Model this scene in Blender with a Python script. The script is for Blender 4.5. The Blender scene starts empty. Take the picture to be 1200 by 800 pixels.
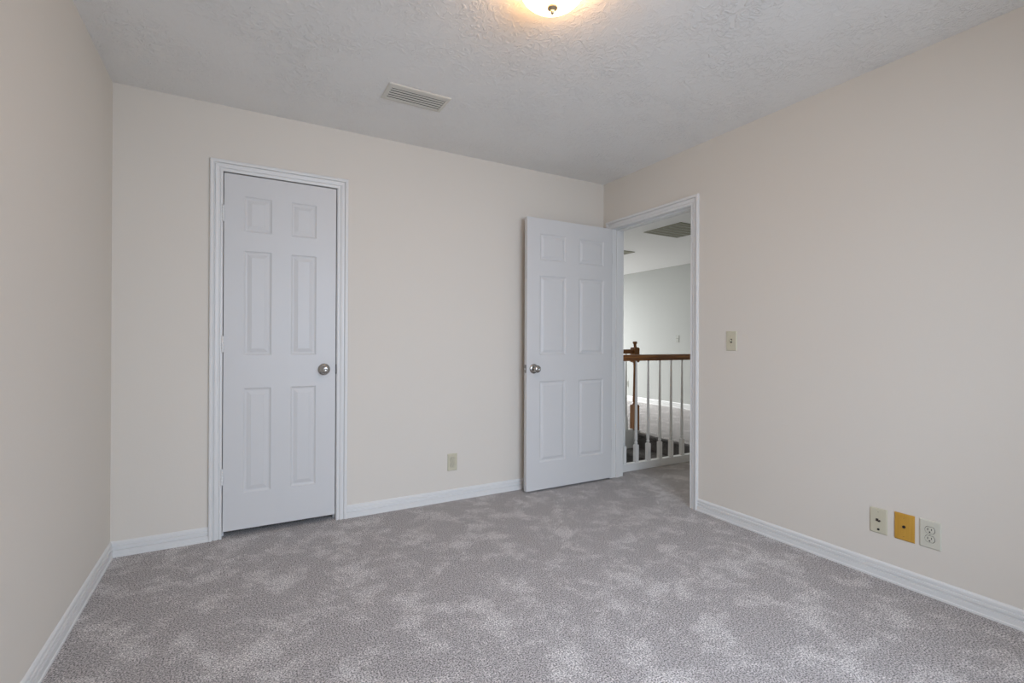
import bpy, bmesh, math
from mathutils import Vector, Matrix

C = bpy.context.scene.collection
S = bpy.context.scene

# ---------------------------------------------------------------- camera
F_PX, YAW, PITCH, ROLL = 568.294, 0.5132038, 0.0014112, 0.0046155
CAM = Vector((0.5702, -3.17954, 1.11389))
fwd = Vector((math.sin(YAW)*math.cos(PITCH), math.cos(YAW)*math.cos(PITCH), math.sin(PITCH)))
rgt = Vector((math.cos(YAW), -math.sin(YAW), 0))
upv = rgt.cross(fwd)
rr = rgt*math.cos(ROLL) + upv*math.sin(ROLL)
uu = -rgt*math.sin(ROLL) + upv*math.cos(ROLL)
cd = bpy.data.cameras.new('camera')
cam = bpy.data.objects.new('camera', cd)
C.objects.link(cam)
cam.matrix_world = Matrix(((rr.x, uu.x, -fwd.x, CAM.x), (rr.y, uu.y, -fwd.y, CAM.y), (rr.z, uu.z, -fwd.z, CAM.z), (0, 0, 0, 1)))
cd.sensor_fit = 'HORIZONTAL'
cd.sensor_width = 36.0
cd.lens = F_PX/1200*36.0
cd.clip_start = 0.02
S.camera = cam

# light levels
YN = 5.5                        # landing's window wall
DAY = (0.825, 0.97, 1.20)
BED_WINDOW_POWER = 152
HALL_WINDOW_POWER = 540
LAMP_EMIT = 28.0
BED_TILT, HALL_TILT = -0.30, -1.8
WORLD = 1.1

# ---------------------------------------------------------------- world, lights, exposure
S.view_settings.view_transform = 'Standard'
S.view_settings.look = 'None'
S.view_settings.exposure = 0.0
S.view_settings.gamma = 1.0
S.view_settings.use_curve_mapping = False
wd = bpy.data.worlds.new('world')
S.world = wd
wd.use_nodes = True
bgn = wd.node_tree.nodes['Background']
bgn.inputs['Color'].default_value = (0.85, 0.92, 1.0, 1)
bgn.inputs['Strength'].default_value = WORLD

def area(name, loc, direction, sx, sy, power, col):
    l = bpy.data.lights.new(name, 'AREA')
    l.shape = 'RECTANGLE'; l.size = sx; l.size_y = sy
    l.energy = power; l.color = col
    o = bpy.data.objects.new(name, l); C.objects.link(o)
    o.location = loc
    o.rotation_euler = Vector(direction).to_track_quat('-Z', 'Y').to_euler()
    return o
# daylight coming through the bedroom window behind the camera and through the landing's window
area('daylight_bedroom_window', (1.65, -4.70, 1.90), (0, 1, BED_TILT), 2.6, 2.0, BED_WINDOW_POWER, DAY)
area('daylight_landing_window', (5.0, YN+1.3, 2.35), (0, -1, HALL_TILT), 3.6, 2.2, HALL_WINDOW_POWER, (0.95, 0.98, 1.0))

# ---------------------------------------------------------------- materials
def new_mat(name):
    m = bpy.data.materials.new(name); m.use_nodes = True
    nt = m.node_tree
    return m, nt, nt.nodes['Principled BSDF']

def simple(name, col, rough=0.5, metal=0.0, spec=0.5):
    m, nt, b = new_mat(name)
    b.inputs['Base Color'].default_value = (*col, 1)
    b.inputs['Roughness'].default_value = rough
    b.inputs['Metallic'].default_value = metal
    b.inputs['Specular IOR Level'].default_value = spec
    return m

def bumped(name, col, rough, scale, strength, dist, detail=3, spec=0.35, var=0.0):
    m, nt, b = new_mat(name)
    tc = nt.nodes.new('ShaderNodeTexCoord')
    n = nt.nodes.new('ShaderNodeTexNoise')
    n.inputs['Scale'].default_value = scale; n.inputs['Detail'].default_value = detail
    nt.links.new(tc.outputs['Object'], n.inputs['Vector'])
    bp = nt.nodes.new('ShaderNodeBump')
    bp.inputs['Strength'].default_value = strength; bp.inputs['Distance'].default_value = dist
    nt.links.new(n.outputs['Fac'], bp.inputs['Height'])
    nt.links.new(bp.outputs['Normal'], b.inputs['Normal'])
    b.inputs['Roughness'].default_value = rough
    b.inputs['Specular IOR Level'].default_value = spec
    b.inputs['Base Color'].default_value = (*col, 1)
    return m

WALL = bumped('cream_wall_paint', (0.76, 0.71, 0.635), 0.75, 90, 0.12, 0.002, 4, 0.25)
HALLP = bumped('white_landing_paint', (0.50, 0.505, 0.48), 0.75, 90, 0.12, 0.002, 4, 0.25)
LANDC = bumped('white_landing_ceiling_paint', (0.88, 0.88, 0.86), 0.8, 60, 0.15, 0.002, 4, 0.2)
TRIM = simple('white_trim_paint', (0.79, 0.785, 0.765), 0.38, 0, 0.4)
DOORP = simple('white_door_paint', (0.69, 0.685, 0.675), 0.42, 0, 0.4)
NICKEL = simple('satin_nickel', (0.46, 0.45, 0.43), 0.24, 1.0)
STEEL = simple('dull_steel', (0.30, 0.29, 0.28), 0.35, 1.0)
BRASSY = simple('brushed_pewter', (0.50, 0.42, 0.30), 0.35, 0.9)
IVORY = simple('ivory_plastic', (0.62, 0.58, 0.44), 0.4)
IVORY_PALE = simple('pale_ivory_plastic', (0.66, 0.64, 0.54), 0.4)
DARK = simple('dark_slot', (0.02, 0.018, 0.016), 0.7)
JACK = simple('dark_jack', (0.05, 0.04, 0.03), 0.5)
WHITEPL = simple('white_plastic', (0.40, 0.40, 0.36), 0.4)
VENTP = simple('cream_enamel', (0.70, 0.67, 0.60), 0.4)
DUCT = simple('duct_dark', (0.06, 0.06, 0.05), 0.8)
GRILLE = simple('olive_grey_enamel', (0.27, 0.265, 0.19), 0.5)
BAR = simple('grey_enamel', (0.62, 0.62, 0.56), 0.5)
CLOSETP = simple('closet_paint', (0.5, 0.48, 0.45), 0.8)

def wood(name, c1, c2, axis):
    m, nt, b = new_mat(name)
    tc = nt.nodes.new('ShaderNodeTexCoord')
    mp = nt.nodes.new('ShaderNodeMapping')
    sc = [60, 60, 60]; sc[axis] = 4
    mp.inputs['Scale'].default_value = sc
    n = nt.nodes.new('ShaderNodeTexNoise'); n.inputs['Scale'].default_value = 1.0; n.inputs['Detail'].default_value = 5
    n.inputs['Distortion'].default_value = 0.6
    cr = nt.nodes.new('ShaderNodeValToRGB')
    cr.color_ramp.elements[0].position = 0.32; cr.color_ramp.elements[0].color = (*c1, 1)
    cr.color_ramp.elements[1].position = 0.68; cr.color_ramp.elements[1].color = (*c2, 1)
    nt.links.new(tc.outputs['Object'], mp.inputs['Vector']); nt.links.new(mp.outputs['Vector'], n.inputs['Vector'])
    nt.links.new(n.outputs['Fac'], cr.inputs['Fac']); nt.links.new(cr.outputs['Color'], b.inputs['Base Color'])
    b.inputs['Roughness'].default_value = 0.32
    return m
OAK_X = wood('stained_oak_rail', (0.15, 0.050, 0.012), (0.32, 0.13, 0.035), 0)
OAK_Z = wood('stained_oak_post', (0.17, 0.060, 0.014), (0.36, 0.15, 0.04), 2)
HONEY = wood('honey_wood_plate', (0.54, 0.285, 0.035), (0.63, 0.345, 0.05), 2)

def carpet(name, k):
    m, nt, b = new_mat(name)
    N = nt.nodes.new; L = nt.links.new
    tc = N('ShaderNodeTexCoord')
    # pile brushed different ways: soft irregular lighter patches
    big = N('ShaderNodeTexNoise'); big.inputs['Scale'].default_value = 5.2; big.inputs['Detail'].default_value = 9
    big.inputs['Roughness'].default_value = 0.76; big.inputs['Distortion'].default_value = 0.25
    L(tc.outputs['Object'], big.inputs['Vector'])
    r1 = N('ShaderNodeValToRGB')
    r1.color_ramp.elements[0].position = 0.485; r1.color_ramp.elements[0].color = (0.45*k, 0.415*k, 0.400*k, 1)
    r1.color_ramp.elements[1].position = 0.595; r1.color_ramp.elements[1].color = (0.63*k, 0.592*k, 0.570*k, 1)
    L(big.outputs['Fac'], r1.inputs['Fac'])
    # yarn flecks
    fl = N('ShaderNodeTexNoise'); fl.inputs['Scale'].default_value = 175; fl.inputs['Detail'].default_value = 3.5
    fl.inputs['Roughness'].default_value = 0.7
    L(tc.outputs['Object'], fl.inputs['Vector'])
    r2 = N('ShaderNodeValToRGB')
    r2.color_ramp.elements[0].position = 0.38; r2.color_ramp.elements[0].color = (0.20, 0.20, 0.20, 1)
    r2.color_ramp.elements[1].position = 0.62; r2.color_ramp.elements[1].color = (1.58, 1.58, 1.58, 1)
    L(fl.outputs['Fac'], r2.inputs['Fac'])
    mx = N('ShaderNodeMix'); mx.data_type = 'RGBA'; mx.blend_type = 'MULTIPLY'; mx.inputs[0].default_value = 1.0
    L(r1.outputs['Color'], mx.inputs[6]); L(r2.outputs['Color'], mx.inputs[7])
    L(mx.outputs[2], b.inputs['Base Color'])
    bp = N('ShaderNodeBump'); bp.inputs['Strength'].default_value = 0.55; bp.inputs['Distance'].default_value = 0.006
    L(fl.outputs['Fac'], bp.inputs['Height']); L(bp.outputs['Normal'], b.inputs['Normal'])
    b.inputs['Roughness'].default_value = 0.95
    b.inputs['Specular IOR Level'].default_value = 0.1
    b.inputs['Sheen Weight'].default_value = 0.15
    return m
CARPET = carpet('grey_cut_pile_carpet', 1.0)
STAIR_CARPET = carpet('shade_darkened_stair_carpet', 0.40)  # same carpet as the landing, stairwell shade put into its colour

def ceiling_mat():
    m, nt, b = new_mat('textured_ceiling_paint')
    N = nt.nodes.new; L = nt.links.new
    tc = N('ShaderNodeTexCoord')
    a = N('ShaderNodeTexNoise'); a.inputs['Scale'].default_value = 26; a.inputs['Detail'].default_value = 4; a.inputs['Distortion'].default_value = 1.8
    a.inputs['Roughness'].default_value = 0.6
    c = N('ShaderNodeTexNoise'); c.inputs['Scale'].default_value = 3.2; c.inputs['Detail'].default_value = 2
    L(tc.outputs['Object'], a.inputs['Vector']); L(tc.outputs['Object'], c.inputs['Vector'])
    r = N('ShaderNodeValToRGB'); r.color_ramp.elements[0].position = 0.47; r.color_ramp.elements[1].position = 0.62
    L(a.outputs['Fac'], r.inputs['Fac'])
    rc = N('ShaderNodeValToRGB'); rc.color_ramp.elements[0].position = 0.38; rc.color_ramp.elements[1].position = 0.62
    rc.color_ramp.elements[0].color = (0.25, 0.25, 0.25, 1)
    L(c.outputs['Fac'], rc.inputs['Fac'])
    mm = N('ShaderNodeMath'); mm.operation = 'MULTIPLY'
    L(r.outputs['Color'], mm.inputs[0]); L(rc.outputs['Color'], mm.inputs[1])
    bp = N('ShaderNodeBump'); bp.inputs['Strength'].default_value = 0.6; bp.inputs['Distance'].default_value = 0.006
    L(mm.outputs['Value'], bp.inputs['Height']); L(bp.outputs['Normal'], b.inputs['Normal'])
    b.inputs['Base Color'].default_value = (0.89, 0.875, 0.845, 1)
    b.inputs['Roughness'].default_value = 0.8
    b.inputs['Specular IOR Level'].default_value = 0.2
    return m
CEILP = ceiling_mat()

def bowl_mat():
    m, nt, b = new_mat('lit_alabaster_glass')
    N = nt.nodes.new; L = nt.links.new
    tc = N('ShaderNodeTexCoord')
    n = N('ShaderNodeTexNoise'); n.inputs['Scale'].default_value = 9; n.inputs['Detail'].default_value = 4; n.inputs['Distortion'].default_value = 1.2
    L(tc.outputs['Object'], n.inputs['Vector'])
    r = N('ShaderNodeValToRGB')
    r.color_ramp.elements[0].position = 0.35; r.color_ramp.elements[0].color = (1.0, 0.50, 0.17, 1)
    r.color_ramp.elements[1].position = 0.65; r.color_ramp.elements[1].color = (1.0, 0.60, 0.26, 1)
    L(n.outputs['Fac'], r.inputs['Fac'])
    b.inputs['Base Color'].default_value = (0.85, 0.80, 0.70, 1)
    b.inputs['Roughness'].default_value = 0.25
    L(r.outputs['Color'], b.inputs['Emission Color'])
    b.inputs['Emission Strength'].default_value = LAMP_EMIT
    return m
BOWL = bowl_mat()

# ---------------------------------------------------------------- mesh helpers
def obj(name, bm, mat, parent=None, smooth=False, bevel=0.0, seg=2):
    bmesh.ops.remove_doubles(bm, verts=bm.verts, dist=1e-6)
    bmesh.ops.recalc_face_normals(bm, faces=bm.faces)
    me = bpy.data.meshes.new(name); bm.to_mesh(me); bm.free()
    o = bpy.data.objects.new(name, me); C.objects.link(o)
    me.materials.append(mat)
    if smooth:
        for p in me.polygons: p.use_smooth = True
        try: me.set_sharp_from_angle(angle=math.radians(40))
        except Exception: pass
    if bevel:
        md = o.modifiers.new('bevel', 'BEVEL'); md.width = bevel; md.segments = seg; md.limit_method = 'ANGLE'; md.angle_limit = math.radians(55)
    if parent:
        o.parent = parent
    return o

def empty(name, loc, rot=(0, 0, 0)):
    o = bpy.data.objects.new(name, None); C.objects.link(o)
    o.location = loc; o.rotation_euler = rot; o.empty_display_size = 0.1
    return o

def tag(o, label, cat, group=None, kind=None):
    o['label'] = label; o['category'] = cat
    if group: o['group'] = group
    if kind: o['kind'] = kind
    return o

def struct(name, bm, mat, label, cat, **kw):
    o = obj(name, bm, mat, **kw)
    return tag(o, label, cat, kind='structure')

def box(bm, x0, x1, y0, y1, z0, z1):
    v = [bm.verts.new((x, y, z)) for x in (x0, x1) for y in (y0, y1) for z in (z0, z1)]
    for f in ((0, 1, 3, 2), (4, 6, 7, 5), (0, 4, 5, 1), (2, 3, 7, 6), (0, 2, 6, 4), (1, 5, 7, 3)):
        bm.faces.new([v[i] for i in f])
    return v

def boxes(*bs):
    bm = bmesh.new()
    for b in bs: box(bm, *b)
    return bm

def lathe(bm, prof, seg=32, origin=(0, 0, 0), axis='Z', sign=1):
    """prof: (radius, height) pairs, revolved about axis through origin."""
    ox, oy, oz = origin
    def put(r, h, a):
        c, s = r*math.cos(a), r*math.sin(a)
        if axis == 'Z': return (ox+c, oy+s, oz+sign*h)
        if axis == 'Y': return (ox+c, oy+sign*h, oz+s)
        return (ox+sign*h, oy+c, oz+s)
    rings = []
    for r, h in prof:
        if r < 1e-6: rings.append([bm.verts.new(put(0, h, 0))])
        else: rings.append([bm.verts.new(put(r, h, 2*math.pi*k/seg)) for k in range(seg)])
    for A, B in zip(rings, rings[1:]):
        if len(A) == 1 and len(B) == 1: continue
        for k in range(seg):
            j = (k+1) % seg
            if len(A) == 1: bm.faces.new((A[0], B[k], B[j]))
            elif len(B) == 1: bm.faces.new((A[k], A[j], B[0]))
            else: bm.faces.new((A[k], A[j], B[j], B[k]))
    for R, first in ((rings[0], 1), (rings[-1], 0)):
        if len(R) > 1: bm.faces.new(R)

def sqlathe(bm, prof, cx, cy):
    """square-section turned shape: prof (half width, z)."""
    rings = [[bm.verts.new((cx+sx*r, cy+sy*r, z)) for sx, sy in ((-1, -1), (1, -1), (1, 1), (-1, 1))] for r, z in prof]
    for A, B in zip(rings, rings[1:]):
        for k in range(4):
            bm.faces.new((A[k], A[(k+1) % 4], B[(k+1) % 4], B[k]))
    bm.faces.new(rings[0]); bm.faces.new(rings[-1])

def sweep(bm, rows, close=True):
    """rows: list of vertex-coordinate lists (one per profile point, all of equal length); closed profile, capped ends."""
    V = [[bm.verts.new(c) for c in row] for row in rows]
    n = len(V); m = len(V[0])
    for i in range(n if close else n-1):
        A, B = V[i], V[(i+1) % n]
        for k in range(m-1):
            bm.faces.new((A[k], A[k+1], B[k+1], B[k]))
    bm.faces.new([r[0] for r in V]); bm.faces.new([r[-1] for r in V])

# ---------------------------------------------------------------- dimensions
W, H, T = 3.242, 2.44, 0.12
YS = -3.48                      # wall behind the camera
CL0, CL1, CLZ = 0.486, 1.105, 2.072         # closet opening
RY0, RY1, RZ = -0.917, -0.102, 2.052        # room-door opening in the right wall
XF = 7.12                       # landing's far wall
SX0, SX1, SY0, SY1 = 3.42, 4.89, 0.05, 1.33  # stairwell
WL = SX0                        # landing's west wall

# ---------------------------------------------------------------- floor, ceiling, walls
FB = -0.22
bm = boxes((-T, W+T, YS-T, 0.0, FB, 0), (W+T, XF+T, -1.4, 0.0, FB, 0), (-T, 2.0, 0.0, 0.85, FB, 0), (2.0, SX1, 0.0, SY0-.03, FB, 0),
           (SX1, XF+T, 0.0, YN+.1, FB, 0), (WL, SX1, SY1+.06, YN+.1, FB, 0))
struct('floor', bm, CARPET, 'mottled grey cut pile carpet covering the bedroom and landing', 'floor')
bm = boxes((-T, W+T, YS-T, 1.0, H, H+0.1))
struct('ceiling', bm, CEILP, 'white brush textured ceiling over the bedroom', 'ceiling')
bm = boxes((W+T, XF+T, -1.4, 1.0, H, H+.1), (WL-.06, XF+T, 1.0, YN+.1, H, H+.1))
struct('ceiling_landing', bm, LANDC, 'smooth white ceiling over the landing', 'ceiling')

def wall(name, bs, mat, label):
    return struct(name, boxes(*bs), mat, label, 'wall')
wall('wall_left', [(-T, 0, YS-T, 0.0, 0, H)], WALL, 'plain cream wall with no opening left of the closet door')
wall('wall_back', [(-T, CL0, 0, T, 0, H), (CL1, W, 0, T, 0, H), (CL0, CL1, 0, T, CLZ, H)], WALL, 'cream wall holding the narrow closet door')
wall('wall_right', [(W, W+T, YS-T, RY0, 0, H), (W, W+T, RY1, T, 0, H), (W, W+T, RY0, RY1, RZ, H)], WALL, 'cream wall with the open doorway and three low cover plates')
WX0, WX1, WZ0, WZ1 = 0.85, 2.45, 0.35, 2.1
wall('wall_front', [(0, WX0, YS-T, YS, 0, H), (WX1, W, YS-T, YS, 0, H), (WX0, WX1, YS-T, YS, 0, WZ0), (WX0, WX1, YS-T, YS, WZ1, H)], WALL, 'cream wall with the bedroom window behind the viewer')
# closet inside
struct('wall_closet', boxes((0.1, 0.16, T, 0.8, 0, H), (1.45, 1.51, T, 0.8, 0, H), (0.1, 1.51, 0.8, 0.86, 0, H)), CLOSETP, 'dim inside walls of the closet behind the closed door', 'wall')
# landing walls
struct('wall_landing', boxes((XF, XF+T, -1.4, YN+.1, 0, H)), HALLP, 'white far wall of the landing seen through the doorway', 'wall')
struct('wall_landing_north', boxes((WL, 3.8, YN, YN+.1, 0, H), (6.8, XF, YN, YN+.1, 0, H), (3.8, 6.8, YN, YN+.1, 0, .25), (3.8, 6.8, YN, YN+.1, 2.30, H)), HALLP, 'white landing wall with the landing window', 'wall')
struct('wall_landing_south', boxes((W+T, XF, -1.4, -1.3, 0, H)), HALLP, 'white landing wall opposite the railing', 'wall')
struct('wall_landing_west', boxes((WL-.06, WL, T+.002, SY1+.058, -2.6, H), (WL-.06, WL, SY1+.058, YN+.1, 0, H)), HALLP, 'white landing wall closed across the unseen stairs to darken the stairwell', 'wall')  # first box added out of view, closing the well to keep the steps dark
# stairwell: white side walls and curb under the far railing
struct('wall_stairwell', boxes((SX0+.001, SX1-.005, SY1, SY1+.058, -2.6, 0.022), (SX0+.001, SX1-.005, SY0-.028, SY0, -2.6, -0.002)), TRIM, 'white painted curb wall dropping into the stairwell', 'wall')

# window frame in the front wall (behind the camera) and in the landing
bm = boxes((WX0, WX0+.05, YS-.10, YS-.03, WZ0, WZ1), (WX1-.05, WX1, YS-.10, YS-.03, WZ0, WZ1), (WX0+.05, WX1-.05, YS-.10, YS-.03, WZ0, WZ0+.05),
           (WX0+.05, WX1-.05, YS-.10, YS-.03, WZ1-.05, WZ1), (WX0+.05, WX1-.05, YS-.09, YS-.04, 1.43, 1.47))
struct('window_1', bm, TRIM, 'white window frame in the wall behind the viewer', 'window')

# ---------------------------------------------------------------- trim
BASE = [(0, 0), (0, .016), (.009, .016), (.0115, .0125), (.034, .0125), (.036, .0045), (.0415, .004), (.044, .0115), (.054, .0105), (.056, .005), (.0605, .0045),
        (.0625, .009), (.072, .008), (.078, .004), (.080, .001), (.080, 0)]     # (z, protrusion)
def baseboard(bm, fn, a0, a1, m0=0, m1=0):
    sweep(bm, [[fn(a0+m0*d, d, z), fn(a1+m1*d, d, z)] for z, d in BASE])
fb = lambda a, d, z: (a, -d, z)
fl_ = lambda a, d, z: (d, a, z)
fr = lambda a, d, z: (W-d, a, z)
ff = lambda a, d, z: (a, YS+d, z)
CW = 0.064
bm = bmesh.new()
baseboard(bm, fb, 0, CL0+.005-CW, 1, 0)
baseboard(bm, fb, CL1-.001+CW, W, 0, -1)
struct('baseboard_back', bm, TRIM, 'white moulded baseboard along the closet door wall', 'baseboard')
bm = bmesh.new(); baseboard(bm, fl_, 0, YS, -1, 1)
struct('baseboard_left', bm, TRIM, 'white moulded baseboard along the bare left wall', 'baseboard')
bm = bmesh.new()
baseboard(bm, fr, 0, RY1-.006+CW, -1, 0)
baseboard(bm, fr, RY0+.006-CW, YS, 0, 1)
struct('baseboard_right', bm, TRIM, 'white moulded baseboard under the three cover plates', 'baseboard')
bm = bmesh.new(); baseboard(bm, ff, 0, W, 1, -1)
struct('baseboard_front', bm, TRIM, 'white moulded baseboard behind the viewer', 'baseboard')
bm = bmesh.new()
sweep(bm, [[(XF-d, -1.3, z*1.15), (XF-d, YN, z*1.15)] for z, d in BASE])
struct('baseboard_landing', bm, TRIM, 'white baseboard at the foot of the landing far wall', 'baseboard')

CAS = [(0, 0), (0, .007), (.003, .010), (.0115, .011), (.0135, .005), (.018, .005), (.0205, .0105), (.030, .0130), (.037, .0135), (.039, .006), (.0435, .006), (.046, .0160), (.052, .0180), (.060, .0175), (CW, .014), (CW, 0)]
def casing(bm, fn, a0, a1, zt):
    rows = []
    for u, d in CAS:
        rows.append([fn(a0-u, d, 0), fn(a0-u, d, zt+u), fn(a1+u, d, zt+u), fn(a1+u, d, 0)])
    sweep(bm, rows)
def jamb(bm, fn, a0, a1, zt, t, depth0, stop0, stop1):
    """frame lining: boards of thickness t inside the opening a0..a1 plus a stop strip."""
    def bx(aa, ab, d0, d1, z0, z1):
        p, q = fn(aa, d0, z0), fn(ab, d1, z1)
        box(bm, min(p[0], q[0]), max(p[0], q[0]), min(p[1], q[1]), max(p[1], q[1]), z0, z1)
    bx(a0, a0+t, 0, -T, 0, zt); bx(a1-t, a1, 0, -T, 0, zt); bx(a0+t, a1-t, 0, -T, zt-t, zt)
    s = .010
    bx(a0+t, a0+t+s, stop0, stop1, 0, zt-t-s); bx(a1-t-s, a1-t, stop0, stop1, 0, zt-t-s); bx(a0+t, a1-t, stop0, stop1, zt-t-s, zt-t)

bm = bmesh.new()
casing(bm, fb, CL0+.005, CL1-.001, CLZ-.004)
jamb(bm, fb, CL0-.0, CL1+.0, CLZ, .003, 0, -.045, -.09)
struct('trim_1', bm, TRIM, 'white fluted casing around the closed closet door', 'door casing')
# closed closet-door slab sits inside, see below
bm = bmesh.new()
casing(bm, fr, RY0+.006, RY1-.006, RZ-.006)
fo = lambda a, d, z: (W+T+d, a, z)
casing(bm, fo, RY0+.006, RY1-.006, RZ-.006)
jamb(bm, fr, RY0, RY1, RZ, .003, 0, -.045, -.085)
struct('trim_2', bm, TRIM, 'white fluted casing around the open doorway to the landing', 'door casing')

# ---------------------------------------------------------------- doors
def panel_door(wd_, ht, th, xs, zs, inset, name, mat):
    """six-panel door slab: x 0..wd_, y 0 (front) .. th, z 0..ht. xs: pairs, zs: pairs of panel bounds."""
    bm = bmesh.new()
    X = [0] + [v for p in xs for v in p] + [wd_]
    Z = [0] + [v for p in zs for v in p] + [ht]
    def face(side):
        y0 = 0 if side == 0 else th
        sg = 1 if side == 0 else -1
        P = lambda x, z, d: bm.verts.new((x, y0+sg*d, z))
        for i in range(len(X)-1):
            for j in range(len(Z)-1):
                x0, x1, z0, z1 = X[i], X[i+1], Z[j], Z[j+1]
                if i % 2 == 1 and j % 2 == 1:
                    rings = []
                    for u, d in ((0, 0), (.003, .003), (.008, .0065), (.012, .0075), (.018, .0075), (.021, .0060), (inset, .0015), (inset+.001, .001)):
                        rings.append([P(x0+u, z0+u, d), P(x1-u, z0+u, d), P(x1-u, z1-u, d), P(x0+u, z1-u, d)])
                    for A, B in zip(rings, rings[1:]):
                        for k in range(4): bm.faces.new((A[k], A[(k+1) % 4], B[(k+1) % 4], B[k]))
                    bm.faces.new(rings[-1])
                else:
                    bm.faces.new((P(x0, z0, 0), P(x1, z0, 0), P(x1, z1, 0), P(x0, z1, 0)))
    face(0); face(1)
    for i in range(len(X)-1):
        for z in (0, ht):
            bm.faces.new([bm.verts.new(c) for c in ((X[i], 0, z), (X[i+1], 0, z), (X[i+1], th, z), (X[i], th, z))])
    for j in range(len(Z)-1):
        for x in (0, wd_):
            bm.faces.new([bm.verts.new(c) for c in ((x, 0, Z[j]), (x, 0, Z[j+1]), (x, th, Z[j+1]), (x, th, Z[j]))])
    return obj(name, bm, mat, bevel=0.0015, seg=2)

ROSE = [(0.0, .0), (.036, .0), (.036, .003), (.033, .007), (.024, .010), (.016, .012)]
def knob_set(parent, x, z, y, sign, name='knob'):
    """rose plate, neck and ball knob, standing out along sign*y."""
    bm = bmesh.new(); lathe(bm, ROSE + [(.0, .012)], 40, (x, y, z), 'Y', sign)
    rose = obj('rose_plate', bm, NICKEL, parent, smooth=True)
    bm = bmesh.new()
    lathe(bm, [(0, .010), (.013, .010), (.012, .024), (.015, .032), (.022, .038), (.0265, .046), (.0275, .054), (.025, .061), (.018, .0655), (.010, .0665), (.008, .065), (0, .065)], 40, (x, y, z), 'Y', sign)
    k = obj(name, bm, NICKEL, parent, smooth=True)
    return k

# closet door (closed)
cx0, cz0 = 0.4945, 0.036
d1 = panel_door(0.603, 2.027, .035, [(.101, .243), (.3475, .4885)], [(.206, .806), (.996, 1.596), (1.705, 1.907)], .037, 'door_1', DOORP)
d1.location = (cx0, -0.001, cz0)
tag(d1, 'closed narrow white six panel closet door with round nickel knob', 'door', kind='structure')
knob_set(d1, 1.030-cx0, .941-cz0, 0, -1)
for z in (1.830, 1.093, .345):
    bm = bmesh.new()
    for k in range(5):
        lathe(bm, [(0, 0), (.0055, 0), (.0062, .001), (.0062, .0165), (.0055, .0175), (0, .0175)], 14, (-.0035, -.0085, z-cz0-.044+k*.0178))
    box(bm, -.0075, -.002, -.0055, .002, z-cz0-.044, z-cz0+.045)
    lathe(bm, [(0, 0), (.0075, .0), (.005, .004), (0, .006)], 14, (-.0035, -.0085, z-cz0+.045))
    hg = obj('hinge', bm, TRIM, d1, smooth=True)
bm = boxes((.6035, .6085, -.004, .02, .941-cz0-.03, .941-cz0+.03))
obj('latch_plate', bm, simple('dark_latch_steel', (0.09, 0.088, 0.085), 0.5), d1)

# room door (open, standing almost parallel with the back wall)
rx0, rz0, RYF = 2.414, 0.014, -0.130
d2 = panel_door(0.812, 2.027, .035, [(.112, .352), (.474, .722)], [(.203, .809), (1.006, 1.600), (1.715, 1.911)], .034, 'door_2', DOORP)
d2.location = (rx0, RYF, rz0)
tag(d2, 'wide white six panel bedroom door standing open against the wall', 'door', kind='structure')
knob_set(d2, .060, .918-rz0, 0, -1)
knob_set(d2, .060, .918-rz0, .035, 1)
bm = boxes((-.0015, .002, .006, .029, .918-rz0-.029, .918-rz0+.029))
lp = obj('latch_plate', bm, STEEL, d2)
bm = boxes((-.010, .002, .012, .023, .918-rz0-.008, .918-rz0+.008))
obj('latch_bolt', bm, NICKEL, lp, bevel=.002)
for z in (1.80, 1.04, .28):
    bm = bmesh.new(); lathe(bm, [(0, 0), (.006, 0), (.006, .089), (0, .089)], 14, (.8165, .0405, z-rz0-.044))
    box(bm, .8135, .8175, .006, .040, z-rz0-.044, z-rz0+.045)
    obj('hinge', bm, STEEL, d2, smooth=True)

# ---------------------------------------------------------------- ceiling lamp
LX, LY = 1.575, -1.690
lamp = empty('ceiling_light', (LX, LY, H))
tag(lamp, 'flush ceiling light with glowing alabaster glass bowl and metal finial', 'ceiling light')
bm = bmesh.new()
lathe(bm, [(0, 0), (.134, 0), (.136, -.004), (.131, -.008), (.126, -.011), (0, -.011)], 48)
obj('ceiling_pan', bm, BRASSY, lamp, smooth=True)
bm = bmesh.new()
lathe(bm, [(0, -.0115), (.119, -.0115), (.121, -.014)] + [(.121*math.cos(math.radians(a)), -.014-.074*math.sin(math.radians(a))) for a in range(6, 88, 6)] + [(0, -.088)], 56)
bowl = obj('glass_bowl', bm, BOWL, lamp, smooth=True)
bm = bmesh.new()
lathe(bm, [(0, -.085), (.018, -.085), (.0205, -.089), (.019, -.094), (.011, -.098), (.0075, -.101), (.0080, -.105), (.0070, -.110), (.004, -.114), (0, -.116)], 28)
obj('finial', bm, BRASSY, lamp, smooth=True)

# ---------------------------------------------------------------- ceiling vent in the bedroom
vx0, vx1, vy0, vy1 = 1.235, 1.575, -.715, -.535
vent = empty('ceiling_vent', ((vx0+vx1)/2, (vy0+vy1)/2, H))
tag(vent, 'cream louvred air vent on the bedroom ceiling', 'air vent')
hx, hy = (vx1-vx0)/2, (vy1-vy0)/2
bm = bmesh.new()
rings = []
for u, z in ((0, 0), (0, -.003), (.004, -.006), (.020, -.008), (.022, -.008), (.022, 0)):
    rings.append([bm.verts.new(c) for c in ((-hx+u, -hy+u, z), (hx-u, -hy+u, z), (hx-u, hy-u, z), (-hx+u, hy-u, z))])
for A, B in zip(rings, rings[1:]+rings[:1]):
    for k in range(4): bm.faces.new((A[k], A[(k+1) % 4], B[(k+1) % 4], B[k]))
obj('vent_frame', bm, VENTP, vent)
obj('duct_backing', boxes((-hx+.022, hx-.022, -hy+.022, hy-.022, -.0015, -.0005)), DUCT, vent)
ny = 6
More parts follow.
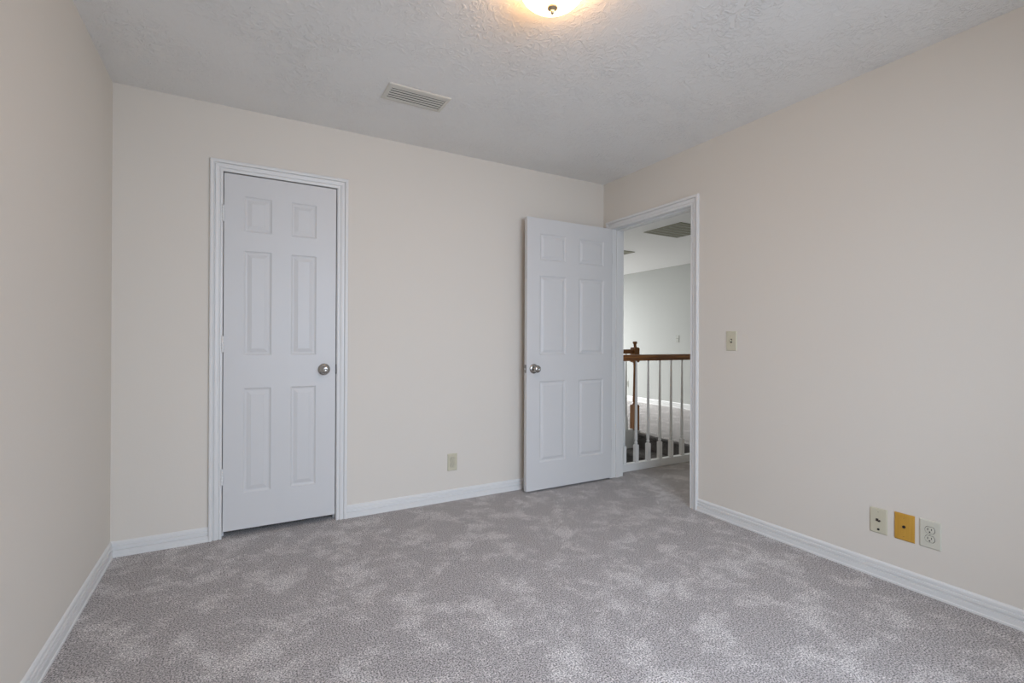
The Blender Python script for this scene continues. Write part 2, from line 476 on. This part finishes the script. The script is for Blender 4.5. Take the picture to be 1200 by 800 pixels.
for k in range(ny):
    yc = -hy+.030 + k*(2*hy-.060)/(ny-1)
    bm = bmesh.new()
    w2 = .0075 if k == 0 else .0052
    pts = [(yc+w2, -.0075), (yc-w2, -.0050), (yc-w2, -.0042), (yc+w2, -.0067)]
    sweep(bm, [[(-hx+.0225, y, z), (hx-.0225, y, z)] for y, z in pts])
    obj('louvre_blade', bm, VENTP, vent)

# ---------------------------------------------------------------- wall plates
def plate_body(w, h, d=.006):
    """cover plate in local x (across), z (up), standing out along -y; rounded edge."""
    bm = bmesh.new(); rings = []
    for u, y in ((0, 0), (0, -d*.35), (.0025, -d*.85), (.005, -d)):
        rings.append([bm.verts.new(c) for c in ((-w/2+u, y, -h/2+u), (w/2-u, y, -h/2+u), (w/2-u, y, h/2-u), (-w/2+u, y, h/2-u))])
    for A, B in zip(rings, rings[1:]):
        for k in range(4): bm.faces.new((A[k], A[(k+1) % 4], B[(k+1) % 4], B[k]))
    bm.faces.new(rings[0]); bm.faces.new(rings[-1])
    return bm
ON_BACK, ON_RIGHT = (0, 0, 0), (0, 0, -math.pi/2)
def wall_plate(name, loc, rot, label, cat, mat, w=.072, h=.119):
    e = empty(name, loc, rot); tag(e, label, cat)
    obj('cover_plate', plate_body(w, h), mat, e)
    return e
def disc(bm, x, z, r, y0, y1, seg=14):
    lathe(bm, [(0, y0), (r, y0), (r*.9, y1), (0, y1)], seg, (x, 0, z), 'Y', -1)
def screw(e, z, mat, x=0):
    bm = bmesh.new(); disc(bm, x, z, .0035, .005, .0072, 12)
    s = obj('screw', bm, mat, e, smooth=True)
    obj('screw_slot', boxes((x-.0028, x+.0028, -.0076, -.0070, z-.0005, z+.0005)), DARK, s)
def duplex(e, mat):
    for zc in (.0195, -.0195):
        bm = bmesh.new()
        # receptacle face: circle with flattened top and bottom
        pts = []
        for k in range(40):
            a = 2*math.pi*k/40
            pts.append((.0172*math.cos(a), max(-.0137, min(.0137, .0172*math.sin(a)))))
        A = [bm.verts.new((x, -.004, z+zc)) for x, z in pts]; B = [bm.verts.new((x, -.0085, z+zc)) for x, z in pts]
        D = [bm.verts.new((x*.95, -.0092, z*.95+zc)) for x, z in pts]
        for R, Q in ((A, B), (B, D)):
            for k in range(40): bm.faces.new((R[k], R[(k+1) % 40], Q[(k+1) % 40], Q[k]))
        bm.faces.new(A); bm.faces.new(D)
        r = obj('receptacle', bm, mat, e)
        # dark joint line around the face
        bm = bmesh.new()
        A = [bm.verts.new((x*1.09, -.0061, z*1.10+zc)) for x, z in pts]; B = [bm.verts.new((x*1.09, -.0066, z*1.10+zc)) for x, z in pts]
        for k in range(40): bm.faces.new((A[k], A[(k+1) % 40], B[(k+1) % 40], B[k]))
        bm.faces.new(A); bm.faces.new(B)
        obj('face_joint', bm, JACK, r)
        bm = boxes((-.0080, -.0055, -.0097, -.0088, zc-.001, zc+.0085), (.0055, .0080, -.0097, -.0088, zc+.000, zc+.0080))
        lathe(bm, [(0, .0088), (.0028, .0088), (.0028, .0097), (0, .0097)], 12, (0, 0, zc-.0075), 'Y', -1)
        obj('socket_slots', bm, DARK, r)
    screw(e, 0, mat)

e = wall_plate('wall_outlet', (1.884, 0, .269), ON_BACK, 'ivory duplex outlet low on the wall between the two doors', 'outlet', IVORY)
duplex(e, IVORY)
e = wall_plate('light_switch', (W, -1.223, 1.128), ON_RIGHT, 'ivory toggle light switch on the wall beside the open doorway', 'light switch', IVORY, .073, .121)
bm = boxes((-.0055, .0055, -.0068, -.005, -.0125, .0125)); obj('switch_slot', bm, JACK, e)
bm = bmesh.new()
v = box(bm, -.0042, .0042, -.019, -.005, -.006, .004)
bmesh.ops.rotate(bm, verts=bm.verts, cent=(0, -.005, 0), matrix=Matrix.Rotation(math.radians(-24), 3, 'X'))
obj('toggle', bm, IVORY, e, bevel=.001)
screw(e, .030, IVORY); screw(e, -.030, IVORY)
PZ = .269
e = wall_plate('phone_jack', (W, -2.021, PZ), ON_RIGHT, 'ivory phone plate farthest from the viewer of three low plates', 'phone jack', IVORY)
bm = boxes((-.009, .001, -.0085, -.005, -.002, .010)); lathe(bm, [(0, .005), (.0045, .005), (.004, .013), (0, .013)], 12, (.0055, 0, .001), 'Y', -1)
obj('jack', bm, JACK, e)
bm = bmesh.new(); lathe(bm, [(0, .005), (.005, .005), (.005, .009), (0, .009)], 12, (.001, 0, -.040), 'Y', -1)
obj('screw_hole', bm, DARK, e)
screw(e, .042, IVORY)
e = wall_plate('cable_jack', (W, -2.124, PZ+.003), ON_RIGHT, 'honey yellow wooden plate with dark jack, middle of three low plates', 'cable plate', HONEY, .078, .123)
bm = bmesh.new(); lathe(bm, [(0, .005), (.0065, .005), (.0065, .008), (.0045, .008), (.0045, .013), (0, .013)], 14, (0, 0, .002), 'Y', -1)
obj('jack', bm, DARK, e, smooth=True)
screw(e, .042, HONEY); screw(e, -.042, HONEY)
e = wall_plate('wall_outlet', (W, -2.220, PZ+.003), ON_RIGHT, 'pale ivory duplex outlet nearest the viewer of three low plates', 'outlet', IVORY_PALE, .078, .123)
duplex(e, IVORY_PALE)

# ---------------------------------------------------------------- landing: near railing
BAL = [(.0165, .062), (.0165, .215), (.0150, .219)]
def baluster(parent, x, y, z0, z1):
    bm = bmesh.new()
    sqlathe(bm, [(.0170, z0-.012), (.0170, z0+.150), (.0140, z0+.154)], x, y)
    h = z1 - z0
    lathe(bm, [(.010, z0+.153), (.0105, z0+.158), (.0145, z0+.166), (.0150, z0+.172), (.0105, z0+.182), (.0100, z0+.186), (.0135, z0+.192), (.0140, z0+.206),
               (.0130, z0+.26), (.0105, z0+h*.66), (.0075, z0+h*.95), (.0075, z1+.004)], 16, (x, y, 0))
    return obj('baluster', bm, TRIM, parent, smooth=True)
def handrail(parent, x0, x1, y, zt):
    prof = [(-.014, -.055), (-.016, -.050), (-.016, -.040), (-.027, -.032), (-.029, -.022), (-.026, -.010), (-.014, -.001), (0, 0), (.014, -.001), (.026, -.010), (.029, -.022), (.027, -.032), (.016, -.040), (.016, -.050), (.014, -.055)]
    bm = bmesh.new()
    sweep(bm, [[(x0, y+a, zt+b), (x1, y+a, zt+b)] for a, b in prof])
    return obj('handrail', bm, OAK_X, parent, smooth=True)

RXE = 4.86
rail = empty('stair_railing', (W+T, 0, 0))
tag(rail, 'white turned railing with brown handrail just outside the doorway', 'railing')
def at0(o, p):       # keep world coordinates of the mesh under a parent that is not at the origin
    o.matrix_parent_inverse = Matrix.Translation(-Vector(p.location)); return o
at0(handrail(rail, W+T+.001, RXE, 0, 1.010), rail)
bm = boxes((W+T+.001, RXE, -.024, .024, .0, .066))
at0(obj('bottom_rail', bm, TRIM, rail, bevel=.003), rail)
x = 3.475
while x < RXE-.06:
    at0(baluster(rail, x, 0, .066, .958), rail)
    x += .1437

# far railing with newel
NX, NY = 4.900, 1.362
far = empty('stair_railing', (NX, NY, 0.02))
tag(far, 'far railing with brown newel post across the stairwell', 'railing')
bm = bmesh.new()
hw = .0405
sqlathe(bm, [(hw, .022), (hw, .330), (hw-.006, .338)], NX, NY)
lathe(bm, [(.030, .336), (.034, .345), (.030, .356), (.022, .366), (.026, .376), (.027, .392), (.0245, .46), (.021, .62), (.019, .80), (.0185, .835), (.026, .845), (.020, .855), (.030, .868), (.032, .874)], 24, (NX, NY, 0))
sqlathe(bm, [(hw-.006, .870), (hw, .878), (hw, 1.045), (hw-.010, 1.056)], NX, NY)
at0(obj('newel_post', bm, OAK_Z, far, smooth=True), far)
bm = bmesh.new()
lathe(bm, [(0, 1.050), (.026, 1.055), (.021, 1.064), (.018, 1.084), (.019, 1.097), (.028, 1.107), (.029, 1.121), (.022, 1.129), (0, 1.131)], 24, (NX, NY, 0))
at0(obj('finial', bm, OAK_Z, far, smooth=True), far)
at0(handrail(far, WL+.002, NX-.035, NY, 1.032), far)
bm = boxes((WL+.002, NX-.04, NY-.022, NY+.022, .022, .040))
at0(obj('bottom_rail', bm, TRIM, far), far)
bm = boxes((NX-.066, SX1-.001, SY1-.006, SY1-.0005, -.186, .0215), (NX-.066, NX+.052, SY1-.006, NY+.066, .002, .0215))
at0(obj('newel_plinth', bm, TRIM, far, bevel=.006), far)
x = 4.755
while x > WL+.06:
    at0(baluster(far, x, NY, .040, .980), far)
    x -= .1437

# ---------------------------------------------------------------- carpeted staircase going down from the landing
st = empty('staircase', (SX1, (SY0+SY1)/2, 0))
tag(st, 'grey carpeted stairs going down behind the railing', 'staircase')
RISE, RUN = .190, .255
yA, yB = SY0+.003, SY1-.008
for k in range(1, 6):
    xr = SX1 - (k-1)*RUN
    zt = -k*RISE
    bm = bmesh.new()
    # tread with rounded carpeted nosing
    prof = [(xr-.002, zt)]
    for a in range(0, 190, 18):
        t = math.radians(90+a); prof.append((xr-RUN-.005+.022*math.cos(t), zt-.022+.022*math.sin(t)))
    prof += [(xr-RUN, zt-.05), (xr-RUN+.002, zt-RISE), (xr-.002, zt-RISE)]
    sweep(bm, [[(a, yA, b), (a, yB, b)] for a, b in prof])
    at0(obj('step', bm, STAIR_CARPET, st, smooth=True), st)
bm = bmesh.new()
prof = [(SX1-.001, -.001)]
for a in range(0, 190, 18):
    t = math.radians(90+a); prof.append((SX1-.004+.020*math.cos(t), -.021+.020*math.sin(t)))
prof += [(SX1-.003, -.045), (SX1-.003, -.189), (SX1-.001, -.189)]
sweep(bm, [[(a, yA, b), (a, yB, b)] for a, b in prof])
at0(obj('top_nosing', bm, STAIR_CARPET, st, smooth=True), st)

# ---------------------------------------------------------------- landing ceiling grilles and far-wall plates
def grille(name, x0, x1, y0, y1, nb, ns, label):
    e = empty(name, ((x0+x1)/2, (y0+y1)/2, H)); tag(e, label, 'air grille')
    hx, hy = (x1-x0)/2, (y1-y0)/2
    bm = bmesh.new(); rings = []
    for u, z in ((0, 0), (0, -.004), (.005, -.009), (.026, -.010), (.028, 0)):
        rings.append([bm.verts.new(c) for c in ((-hx+u, -hy+u, z), (hx-u, -hy+u, z), (hx-u, hy-u, z), (-hx+u, hy-u, z))])
    for A, B in zip(rings, rings[1:]+rings[:1]):
        for k in range(4): bm.faces.new((A[k], A[(k+1) % 4], B[(k+1) % 4], B[k]))
    obj('grille_frame', bm, GRILLE, e)
    obj('duct_backing', boxes((-hx+.028, hx-.028, -hy+.028, hy-.028, -.0015, -.0005)), DUCT, e)
    for k in range(1, nb):
        yc = -hy + 2*hy*k/nb
        obj('grille_bar', boxes((-hx+.028, hx-.028, yc-.004, yc+.004, -.0125, -.0095)), BAR, e)
    for k in range(ns):
        xc = -hx+.04 + (2*hx-.08)*k/(ns-1)
        bm = bmesh.new(); pts = [(xc+.0048, -.0080), (xc-.0042, -.0050), (xc-.0042, -.0042), (xc+.0048, -.0072)]
        sweep(bm, [[(a, -hy+.0285, b), (a, hy-.0285, b)] for a, b in pts])
        obj('grille_blade', bm, GRILLE, e)
    return e
grille('return_air_grille', 4.79, 5.36, .55, 1.11, 6, 26, 'large olive grey air grille on the landing ceiling')
grille('air_register', 5.36, 5.60, 2.10, 2.56, 2, 10, 'small dark air register on landing ceiling beside the door edge')
e = wall_plate('light_switch', (XF, 2.665, 1.185), ON_RIGHT, 'small pale light switch on the landing far wall above the handrail', 'light switch', WHITEPL, .075, .122)
obj('switch_slot', boxes((-.006, .006, -.0068, -.005, -.0125, .0125)), BAR, e)
bm = boxes((-.0045, .0045, -.018, -.005, -.002, .009)); obj('toggle', bm, WHITEPL, e, bevel=.001)
e = wall_plate('wall_outlet', (XF, 3.895, .325), ON_RIGHT, 'small outlet low on landing wall behind the railing', 'outlet', WHITEPL)
duplex(e, WHITEPL)
